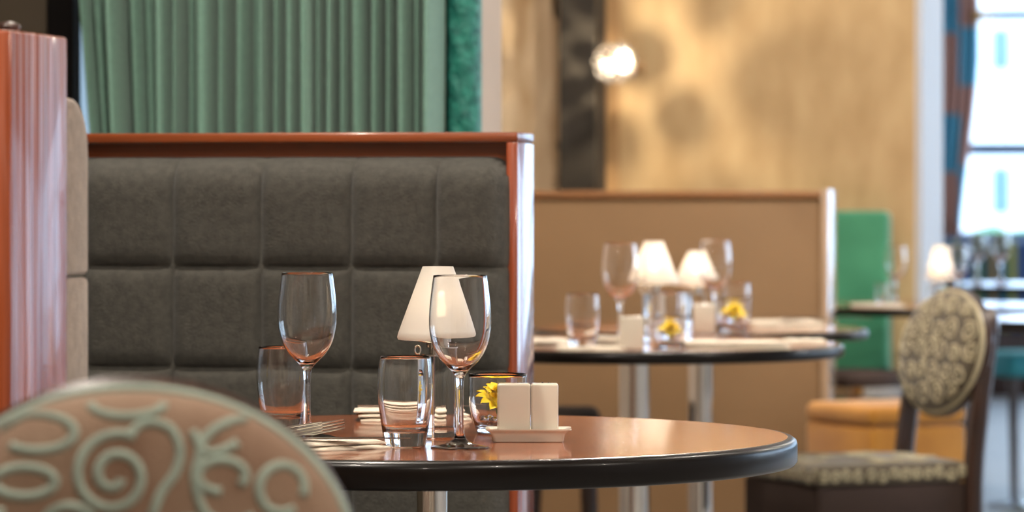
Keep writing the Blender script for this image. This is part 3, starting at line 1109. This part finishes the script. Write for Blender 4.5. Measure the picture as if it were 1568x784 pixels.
# ------------------------------------------------------------------ napkins and cutlery
def napkin_geo(L, B, layers, th, seed, tip=0.0, slope=0.35):
    """folded cloth: layered sheets with a rounded fold, tapering to a corner at +x"""
    rnd = random.Random(seed)
    parts = []
    for k in range(layers):
        n, m = 16, 8
        top, bot = [], []
        off = rnd.uniform(-0.004, 0.004)
        for i in range(n + 1):
            u = i / n
            hw = B / 2 * (1 - max(0, (u - (1 - slope)) / slope) * (1 - tip)) - k * 0.003
            for j in range(m + 1):
                v = j / m * 2 - 1
                x = -L / 2 + L * u - k * 0.004 + off * v
                y = v * hw
                e = (1 - abs(v) ** 6) * (1 - max(0, (abs(u - 0.5) * 2)) ** 10)
                wob = 0.0006 * math.sin(18 * x / L + seed + k) * math.cos(4 * v + k)
                z0 = k * th
                top.append(Vector((x, y, z0 + th * (0.35 + 0.6 * e) + wob * e)))
                bot.append(Vector((x, y, z0 + th * 0.05)))
        vs = top + bot
        fs = []
        N = (n + 1) * (m + 1)
        for i in range(n):
            for j in range(m):
                q = i * (m + 1) + j
                fs.append((q, q + 1, q + m + 2, q + m + 1))
                fs.append((N + q, N + q + m + 1, N + q + m + 2, N + q + 1))
        ring = [j for j in range(m + 1)] + [(i) * (m + 1) + m for i in range(1, n + 1)] + [n * (m + 1) + j for j in range(m - 1, -1, -1)] + [i * (m + 1) for i in range(n - 1, 0, -1)]
        for a, c in zip(ring, ring[1:] + ring[:1]):
            fs.append((a, c, N + c, N + a))
        parts.append((vs, fs))
    return join(*parts)


def napkin(px, d, L, B, layers, th, rz, label, z=0.75, seed=1, tip=0.0, slope=0.35):
    o = obj('napkin', mesh('napkin', *napkin_geo(L, B, layers, th, seed, tip, slope), True, 60), MT['napkin'], None, put(px, d, z), (0, 0, YAW + rz))
    return tag(o, label, 'napkin')


def fork_geo():
    zz = lambda x: 0.004 + 0.010 * max(0, (x - 0.02) / 0.09) ** 1.2 if x > 0.02 else 0.004 + 0.006 * max(0, (-x - 0.02) / 0.10)
    pts, wd = [], []
    for i in range(16):
        x = -0.12 + 0.165 * i / 15
        pts.append((x, 0, zz(x)))
        wd.append(0.012 - 0.006 * min(1, max(0, (x + 0.12) / 0.11)) + 0.016 * max(0, (x - 0.0) / 0.045) ** 1.3)
    parts = [ribbon(pts, wd, 0.0022)]
    for k in range(4):
        y = (k - 1.5) * 0.0062
        tp_ = [(0.043 + 0.052 * i / 8, y * (1 - 0.1 * i / 8), zz(0.043 + 0.052 * i / 8)) for i in range(9)]
        parts.append(ribbon(tp_, [0.0032 - 0.0018 * i / 8 for i in range(9)], 0.0018))
    return join(*parts)


def knife_geo():
    pts = [(-0.11 + 0.23 * i / 20, 0, 0.0022) for i in range(21)]
    wd = [0.009 + 0.002 * math.sin(i) * 0 if i < 9 else (0.017 if i < 17 else 0.017 - 0.0042 * (i - 16)) for i in range(21)]
    wd[9] = 0.012
    th = [0.004 if i < 9 else 0.0014 for i in range(21)]
    return ribbon(pts, wd, th)


def fork(px, d, z, rz, label, sc_=1.0, ry=0.0, rx=0.0):
    o = obj('fork', cached('fork', fork_geo, True, 40), MT['steel'], None, put(px, d, z), (rx, ry, YAW + rz), (sc_,) * 3)
    return tag(o, label, 'fork')


def knife(px, d, z, rz, label, sc_=1.0):
    o = obj('knife', cached('knife', knife_geo, True, 40), MT['steel'], None, put(px, d, z), (0, 0, YAW + rz), (sc_,) * 3)
    return tag(o, label, 'knife')


napkin(482, 4.305, 0.170, 0.110, 2, 0.0058, 0.0, 'folded cream napkin under two forks at the left of the near table', seed=2, tip=0.04, slope=0.5)
fork(402, 4.31, 0.7640, 0.05, 'fork lying farther left on the near napkin', 0.74, -0.09, 0.85)
fork(437, 4.345, 0.7640, 0.05, 'fork whose tines reach farther right on the near napkin', 0.74, -0.10, 0.85)
knife(470, 4.275, 0.7620, 0.03, 'slim knife lying along the front of the near napkin')
napkin(636, 4.86, 0.145, 0.085, 3, 0.0058, 0.0, 'folded cream napkin at the back of the near table, behind the lamp', seed=4, tip=0.5, slope=0.3)
knife(640, 4.85, 0.7675, 0.05, 'knife on the rear napkin of the near table', 0.72)

# table with the taller lamp
tumbler(892, 7.12, 'tumbler at the left of the far tables, left of the lit lamps', 1.0)
wine(950, 7.30, 'far wine glass overlapping the left side of the taller lit lamp', 1.0)
shaker(967, 7.07, 0.75, 0.0, 'cream ceramic pot below the taller lit lamp', 0, 0.048, 0.064)
flower_glass(1026, 7.08, 'under the tallest lit lamp', npeb=6, sc_=0.86)
tumbler(1027, 7.36, 'tumbler behind the flower glass below the lit lamps', 0.98)
napkin(836, 7.25, 0.10, 0.12, 2, 0.008, 0.2, 'cream napkin at the left end of the far tables, cut off by the booth', seed=6, tip=0.4)
napkin(935, 7.30, 0.09, 0.10, 2, 0.009, -0.1, 'cream napkin between far tumbler and cream pot', seed=7, tip=0.6)
napkin(905, 7.04, 0.13, 0.05, 2, 0.004, 0.0, 'flat cream napkin at the front edge under the far tumbler', seed=8, tip=0.6)
napkin(1130, 7.12, 0.20, 0.10, 3, 0.0055, 0.0, 'long cream napkin along the front of the taller lamp table', seed=9, tip=0.7, slope=0.2)
napkin(1235, 7.32, 0.085, 0.06, 2, 0.006, 0.0, 'narrow cream napkin at the right tip of the taller lamp table', seed=10, tip=0.7)
fork(868, 7.3, 0.767, 0.2, 'fork with a shining tip left of the far tumbler', 0.6)
# table behind
wine(1095, 8.10, 'wine glass with a bright rim right of the shorter lit lamp', 0.98)
shaker(1078, 7.97, 0.75, 0.0, 'cream ceramic pot below the shorter lit lamp', 0, 0.048, 0.062)
flower_glass(1123, 7.965, 'right of the shorter lit lamp', npeb=6, sc_=1.0)
tumbler(1128, 8.26, 'tumbler behind the rightmost yellow flower', 0.95)
napkin(1208, 8.22, 0.17, 0.07, 2, 0.010, 0.0, 'thick cream napkin toward the right end of the rear lamp table', seed=12, tip=0.7, slope=0.2)
knife(1262, 8.2, 0.771, 0.06, 'knife resting on the thick napkin of the rear lamp table', 0.9)
fork(1190, 8.2, 0.769, 0.0, 'fork resting on the thick napkin of the rear lamp table', 0.55)
# table by the reveal
wine(1372, 9.9, 'wine glass in front of the green seat back', 0.80)
tumbler(1350, 9.95, 'small tumbler beside the wine glass before the green seat back', 0.55)
wine(1466, 9.95, 'wine glass next to the small blurred lamp', 0.80)
tumbler(1432, 9.85, 'small tumbler beneath the small blurred lamp', 0.6)
napkin(1345, 9.85, 0.14, 0.08, 2, 0.004, 0.0, 'cream napkin beside the glasses before the green seat back', seed=13, tip=0.7)
# farthest table
wine(1497, 12.3, 'far wine glass against the stripes, left one of two', 0.85)
wine(1533, 12.3, 'far wine glass against the stripes, right one of two', 0.85)


# ------------------------------------------------------------------ chairs with oval backs
def spiral(cx, cy, r0, r1, turns, a0, sgn=1, n=46):
    return [(cx + (r0 + (r1 - r0) * i / n) * math.cos(a0 + sgn * 2 * PI * turns * i / n),
             cy + (r0 + (r1 - r0) * i / n) * math.sin(a0 + sgn * 2 * PI * turns * i / n)) for i in range(n + 1)]


def ell(cx, cy, rx, ry, a0=0.0, a1=2 * PI, tilt=0.0, n=30):
    out = []
    for i in range(n + 1):
        a = a0 + (a1 - a0) * i / n
        x, y = rx * math.cos(a), ry * math.sin(a)
        out.append((cx + x * math.cos(tilt) - y * math.sin(tilt), cy + x * math.sin(tilt) + y * math.cos(tilt)))
    return out


PA, PB = 0.190, 0.150           # half width and half height of the oval pad


def pad_y(x, z, T):
    q = (abs(x) / PA) ** 2.1 + (abs(z) / PB) ** 2.1
    return -T * max(0.0, 1 - q ** 2.2) ** 0.5


def oval_chair(label, loc, rz, ground, scroll, curves, seat_z=0.49, pad_z=0.726, lean=0.16, scr_w=0.0042, seed=1, SW=0.215, SD=0.215, ps=(1, 1)):
    c = thing('dining_chair', label, 'chair', loc, rz, None)
    # seat, front towards -y
    g = rbox(-SW, SW, -SD, SD, seat_z - 0.045, seat_z, 0.018, 4)
    vs = []
    for v in g[0]:
        k_ = 1.0 - 0.14 * (v.y + SD) / (2 * SD)
        z = v.z + (0.012 * (1 - (v.x / SW) ** 2) * (1 - (v.y / SD) ** 2) if v.z > seat_z - 0.01 else 0)
        vs.append((v.x * k_, v.y, z))
    seat = obj('seat', mesh('seat', vs, g[1], True, 50), ground, c)
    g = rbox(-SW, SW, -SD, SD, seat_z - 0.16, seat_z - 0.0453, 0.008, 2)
    obj('shaded_seat_box', mesh('shaded_seat_box', [(v.x * (1.0 - 0.14 * (v.y + SD) / (2 * SD)) * 0.985, v.y * 0.985, v.z) for v in g[0]], g[1], True, 50), MT['leather_chair_shade'], c)  # lower side of the seat, its shade painted as dark brown
    for s in (-1, 1):
        obj('front_leg', tube([(s * SW * 0.8, -SD * 0.83, seat_z - 0.158), (s * SW * 0.81, -SD * 0.84, 0.2), (s * SW * 0.83, -SD * 0.865, 0.0)], [0.021, 0.019, 0.014], 8), MT['dark_wood'], c)
        q = PA * ps[0]
        path = smooth_prof([(s * q * 0.92, SD + 0.077, 0.0), (s * q * 0.91, SD + 0.021, 0.22), (s * q * 0.90, SD + 0.011, seat_z - 0.05), (s * q * 0.88, SD + 0.029, seat_z + 0.12),
                            (s * q * 0.80, SD + 0.042 + 0.04 * math.tan(lean) + 0.01, pad_z + 0.04), (s * q * 0.64, SD + 0.046 + 0.1 * math.tan(lean) + 0.01, pad_z + 0.10 * ps[1])], 6)
        rads = [0.016 + 0.006 * math.sin(PI * i / (len(path) - 1)) for i in range(len(path))]
        obj('rear_leg', tube(path, rads, 8), MT['dark_wood'], c)
    # oval pad on a wooden oval frame, leaning back
    bk = obj('backrest', cached_pad('pad_%d' % seed), ground, c, (0, SD + 0.021, pad_z), (-lean, 0, 0), (ps[0], 1, ps[1]))
    fr = [(PA * 0.95 * math.cos(2 * PI * i / 48), 0.014, PB * 0.985 * math.sin(2 * PI * i / 48)) for i in range(48)]
    obj('back_frame', tube(fr, 0.0155, 8, True), MT['dark_wood'], c, (0, SD + 0.021, pad_z), (-lean, 0, 0), (ps[0], 1, ps[1]))
    pp = [(PA * math.cos(2 * PI * i / 64), -0.001, PB * math.sin(2 * PI * i / 64)) for i in range(64)]
    obj('piping', tube(pp, 0.0058, 8, True), scroll, bk)
    for cv in curves:
        pts = [(x, pad_y(x, z, 0.03) - 0.0004, z) for x, z in cv if (abs(x) / PA) ** 2 + (abs(z) / PB) ** 2 < 0.95]
        if len(pts) > 3:
            obj('scroll', mesh('scroll', *tube(pts, scr_w, 6, False, 0.35, up=(0, 1, 0))), scroll, bk)
    # scrolls woven in the sides and top of the seat
    parts = []
    rnd = random.Random(seed + 40)
    for k_ in range(13):
        x = -0.17 + 0.34 * (k_ / 12)
        sp_ = spiral(x, -0.022 - 0.004 * (k_ % 2), 0.013, 0.003, 1.4, rnd.uniform(0, 6), 1, 24)
        for sgn in (-1, 1):
            parts.append(tube([(sgn * (SW * (1.0 - 0.14 * (q[0] + SD) / (2 * SD)) + 0.0002), q[0], seat_z + q[1]) for q in sp_], 0.0034, 6, False, 0.35, up=(sgn, 0, 0)))
        parts.append(tube([(q[0], -SD - 0.0002, seat_z + q[1]) for q in sp_], 0.0034, 6, False, 0.35, up=(0, -1, 0)))
    for k_ in range(30):
        x, y = rnd.uniform(-0.15, 0.15), rnd.uniform(-0.17, 0.17)
        sp_ = spiral(x, y, 0.026, 0.004, 1.5, rnd.uniform(0, 6), 1, 26)
        parts.append(tube([(q[0], q[1], seat_z + 0.012 * (1 - (q[0] / SW) ** 2) * (1 - (q[1] / SD) ** 2) * 0.2 + 0.0004) for q in sp_], 0.0036, 6, False, 0.3, up=(0, 0, 1)))
    ss = obj('scroll_pattern', mesh('seat_scroll', *join(*parts)), scroll, seat)
    ss['kind'] = 'stuff'
    return c


def cached_pad(key):
    def fn():
        vs, fs = [], []
        nr, na = 12, 64
        for side in (-1, 1):
            T = 0.03 if side < 0 else 0.012
            base_ = len(vs)
            for i in range(nr + 1):
                t = math.sin(PI / 2 * i / nr)
                for k_ in range(na):
                    a = 2 * PI * k_ / na
                    x, z = PA * t * math.cos(a), PB * t * math.sin(a)
                    vs.append((x, pad_y(x, z, T) * -side * (1 if side > 0 else 1) * (-1 if side < 0 else 1) * (1 if side < 0 else 1), z))
            for i in range(nr):
                for k_ in range(na):
                    l_ = (k_ + 1) % na
                    fs.append((base_ + i * na + k_, base_ + i * na + l_, base_ + (i + 1) * na + l_, base_ + (i + 1) * na + k_))
        return vs, fs
    g = fn()
    half = len(g[0]) // 2
    vs = [(x, -abs(y) if i < half else abs(y), z) for i, (x, y, z) in enumerate(g[0])]
    me = mesh(key, vs, g[1])
    return me


NCS = 5650 / 2.7 * 0.85               # pixels per metre at the near chair back


def npx(x, y):
    return ((x - 205) / NCS, PB - (y - 597) / NCS)


def nell(x, y, rx, ry, a0=0, a1=2 * PI, tilt=0.0):
    c = npx(x, y)
    return ell(c[0], c[1], rx / NCS, ry / NCS, a0, a1, tilt)


near_curves = [
    nell(63, 663, 58, 27, -0.75 * PI, 0.95 * PI),
    nell(46, 737, 47, 22, -0.9 * PI, 0.9 * PI),
    spiral(*npx(183, 728), 66 / NCS, 12 / NCS, 1.75, 0.35 * PI, 1),
    nell(199, 618, 56, 20, PI * 1.0, 2 * PI),
    [npx(x, y) for x, y in smooth_prof([(205, 665), (222, 650), (245, 648), (270, 660), (282, 690), (276, 722), (255, 752), (240, 790)], 6)],
    nell(345, 728, 36, 24, -0.2 * PI, 1.5 * PI),
    nell(350, 668, 40, 18, 0.1 * PI, 1.6 * PI, 0.5),
    nell(436, 748, 34, 36, -0.1 * PI, 1.7 * PI),
    [npx(x, y) for x, y in smooth_prof([(300, 660), (312, 690), (305, 730), (318, 780), (352, 800), (395, 790)], 6)],
    spiral(*npx(-30, 780), 40 / NCS, 8 / NCS, 1.4, 0.1, -1),
    spiral(*npx(110, 820), 50 / NCS, 10 / NCS, 1.6, 0.6, 1),
    spiral(*npx(300, 840), 50 / NCS, 10 / NCS, 1.6, 2.6, -1),
    spiral(*npx(-70, 700), 34 / NCS, 8 / NCS, 1.3, 1.6, 1),
]
rnd = random.Random(21)
far_curves = []
for iz in range(-3, 4):
    for ix in range(-4, 5):
        x = ix * 0.058 + (0.029 if iz % 2 else 0) + rnd.uniform(-0.006, 0.006)
        z = iz * 0.054 + rnd.uniform(-0.006, 0.006)
        far_curves.append(spiral(x, z, rnd.uniform(0.023, 0.030), 0.006, rnd.uniform(1.3, 1.7), rnd.uniform(0, 6.28), rnd.choice((-1, 1)), 30))

# near chair: faces the camera, so local -y points to the camera
ax = YAW
p = W(203, 2.7)
off = Matrix.Rotation(ax, 3, 'Z') @ Vector((0, 0.226, 0))
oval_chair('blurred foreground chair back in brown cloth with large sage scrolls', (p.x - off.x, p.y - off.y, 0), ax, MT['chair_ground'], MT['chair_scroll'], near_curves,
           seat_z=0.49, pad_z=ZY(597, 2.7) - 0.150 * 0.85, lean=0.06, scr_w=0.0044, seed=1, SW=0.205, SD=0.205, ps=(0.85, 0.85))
# right chair: faces left, turned a little to the camera
ang = cdir(-0.93, -0.37) + PI / 2
p = W(1312, 7.92)
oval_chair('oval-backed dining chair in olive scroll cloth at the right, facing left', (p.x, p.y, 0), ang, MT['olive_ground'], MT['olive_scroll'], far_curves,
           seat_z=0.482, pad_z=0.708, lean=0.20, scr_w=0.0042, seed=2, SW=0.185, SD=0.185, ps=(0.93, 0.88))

# ------------------------------------------------------------------ other seats
# amber pouf
ot = thing('ottoman', 'amber velvet box ottoman behind the olive patterned chair', 'ottoman', W(1356, 8.94), YAW + math.radians(30))
ZO = 0.545
obj('body', rbox(-0.14, 0.14, -0.14, 0.14, 0.035, ZO - 0.05, 0.012, 3), MT['amber'], ot)
obj('cushion', rbox(-0.143, 0.143, -0.143, 0.143, ZO - 0.0498, ZO, 0.02, 4), MT['amber'], ot)
for sx in (-1, 1):
    for sy in (-1, 1):
        obj('foot', lathe([(0, 0), (0.014, 0), (0.02, 0.036), (0, 0.036)], 14), MT['dark_wood'], ot, (sx * 0.11, sy * 0.11, 0))

# green high-backed seat on the gold wall
yb = YG - 0.005
gx0, gx1 = XY(1180, yb - 0.1), XY(1361, yb - 0.1)
gs = thing('green_bench', 'green velvet high-backed bench against the gold wall', 'bench', (gx1, yb, 0))
ztg = ZY(323, 10.4)
obj('back', rbox(gx0 - gx1, 0, -0.10, 0, 0.30, ztg, 0.022, 4), MT['green_velvet'], gs)
obj('seat', rbox(gx0 - gx1, 0, -0.34, -0.1002, 0.26, 0.42, 0.03, 4), MT['green_velvet'], gs)
obj('plinth', rbox(gx0 - gx1 + 0.01, -0.01, -0.32, -0.02, 0, 0.259, 0.004), MT['dark_wood'], gs)

# leather stool with chrome edge
so = thing('stool', 'brown leather stool with shiny metal edge between partition and amber ottoman', 'stool', W(1310, 9.72))
zs = ZY(566, 9.72)
obj('seat', mesh('stool_seat', *lathe([(0, zs - 0.07), (0.125, zs - 0.07), (0.13, zs - 0.06), (0.13, zs - 0.018), (0.118, zs - 0.004), (0.09, zs), (0, zs + 0.003)], 40), True, 40), MT['leather_chair_shade'], so)
obj('edge_ring', mesh('stool_ring', *lathe([(0.1301, zs - 0.068), (0.135, zs - 0.066), (0.135, zs - 0.040), (0.1301, zs - 0.038)], 40), True, 40), MT['chrome'], so)
obj('column', mesh('stool_column', *lathe([(0, 0.01), (0.025, 0.01), (0.025, zs - 0.07), (0, zs - 0.07)], 24), True, 40), MT['chrome'], so)
obj('foot_plate', mesh('stool_foot', *lathe([(0, 0), (0.11, 0), (0.11, 0.008), (0.03, 0.02), (0, 0.02)], 36), True, 40), MT['chrome'], so)

# dark chair seat behind the near booth
sb = thing('low_stool', 'charcoal padded stool with dark wooden legs, seen past the booth end', 'stool', W(858, 8.25), YAW)
zs = ZY(627, 8.25)
g = rbox(-0.09, 0.09, -0.16, 0.16, zs - 0.06, zs, 0.02, 4)
obj('seat', g, MT['charcoal'], sb)
for x in (-0.055, 0.058):
    for y in (-0.13, 0.13):
        sx = 1 if x > 0 else -1
        obj('leg', tube([(x, y, zs - 0.058), (x + sx * 0.012, y * 1.05, 0.2), (x + sx * 0.03, y * 1.12, 0)], [0.019, 0.016, 0.012], 8), MT['dark_wood'], sb)

# striped banquette under the far window
YS = YE - 0.02
bx0 = XY(1440, YS - 0.2)
bq = thing('striped_bench', 'long upholstered bench in teal and mustard stripes under the far window', 'bench', (bx0, YS, 0))
zb = ZY(371, 19.4)
obj('back', rbox(0, 4.6, -0.14, 0, 0.46, zb, 0.03, 4), MT['stripe'], bq)
obj('seat', rbox(0, 4.6, -0.60, -0.1402, 0.34, 0.47, 0.03, 4), MT['stripe'], bq)
obj('plinth', rbox(0.02, 4.58, -0.56, -0.02, 0, 0.339, 0.005), MT['dark_wood'], bq)


# teal side chair at the far right
def side_chair(label, px, d, rz, mat_, back_mat, zs=0.47, zt_=0.86):
    c = thing('side_chair', label, 'chair', W(px, d), YAW + rz)
    obj('seat', rbox(-0.21, 0.21, -0.21, 0.21, zs - 0.08, zs, 0.025, 4), mat_, c)
    obj('backrest', rbox(-0.2, 0.2, 0.19, 0.24, zs + 0.07, zt_, 0.02, 4), back_mat, c)
    for x in (-0.18, 0.18):
        obj('leg', tube([(x, -0.18, zs - 0.075), (x, -0.19, 0)], [0.019, 0.013], 8), MT['dark_wood'], c)
        obj('leg', tube([(x, 0.26, 0), (x, 0.212, zs - 0.08), (x, 0.212, zs + 0.1)], [0.013, 0.019, 0.016], 8), MT['dark_wood'], c)
    return c


side_chair('teal upholstered chair with dark legs at the right edge', 1590, 12.9, 0.3, MT['teal_seat'], MT['teal_seat'], 0.50, 0.62)
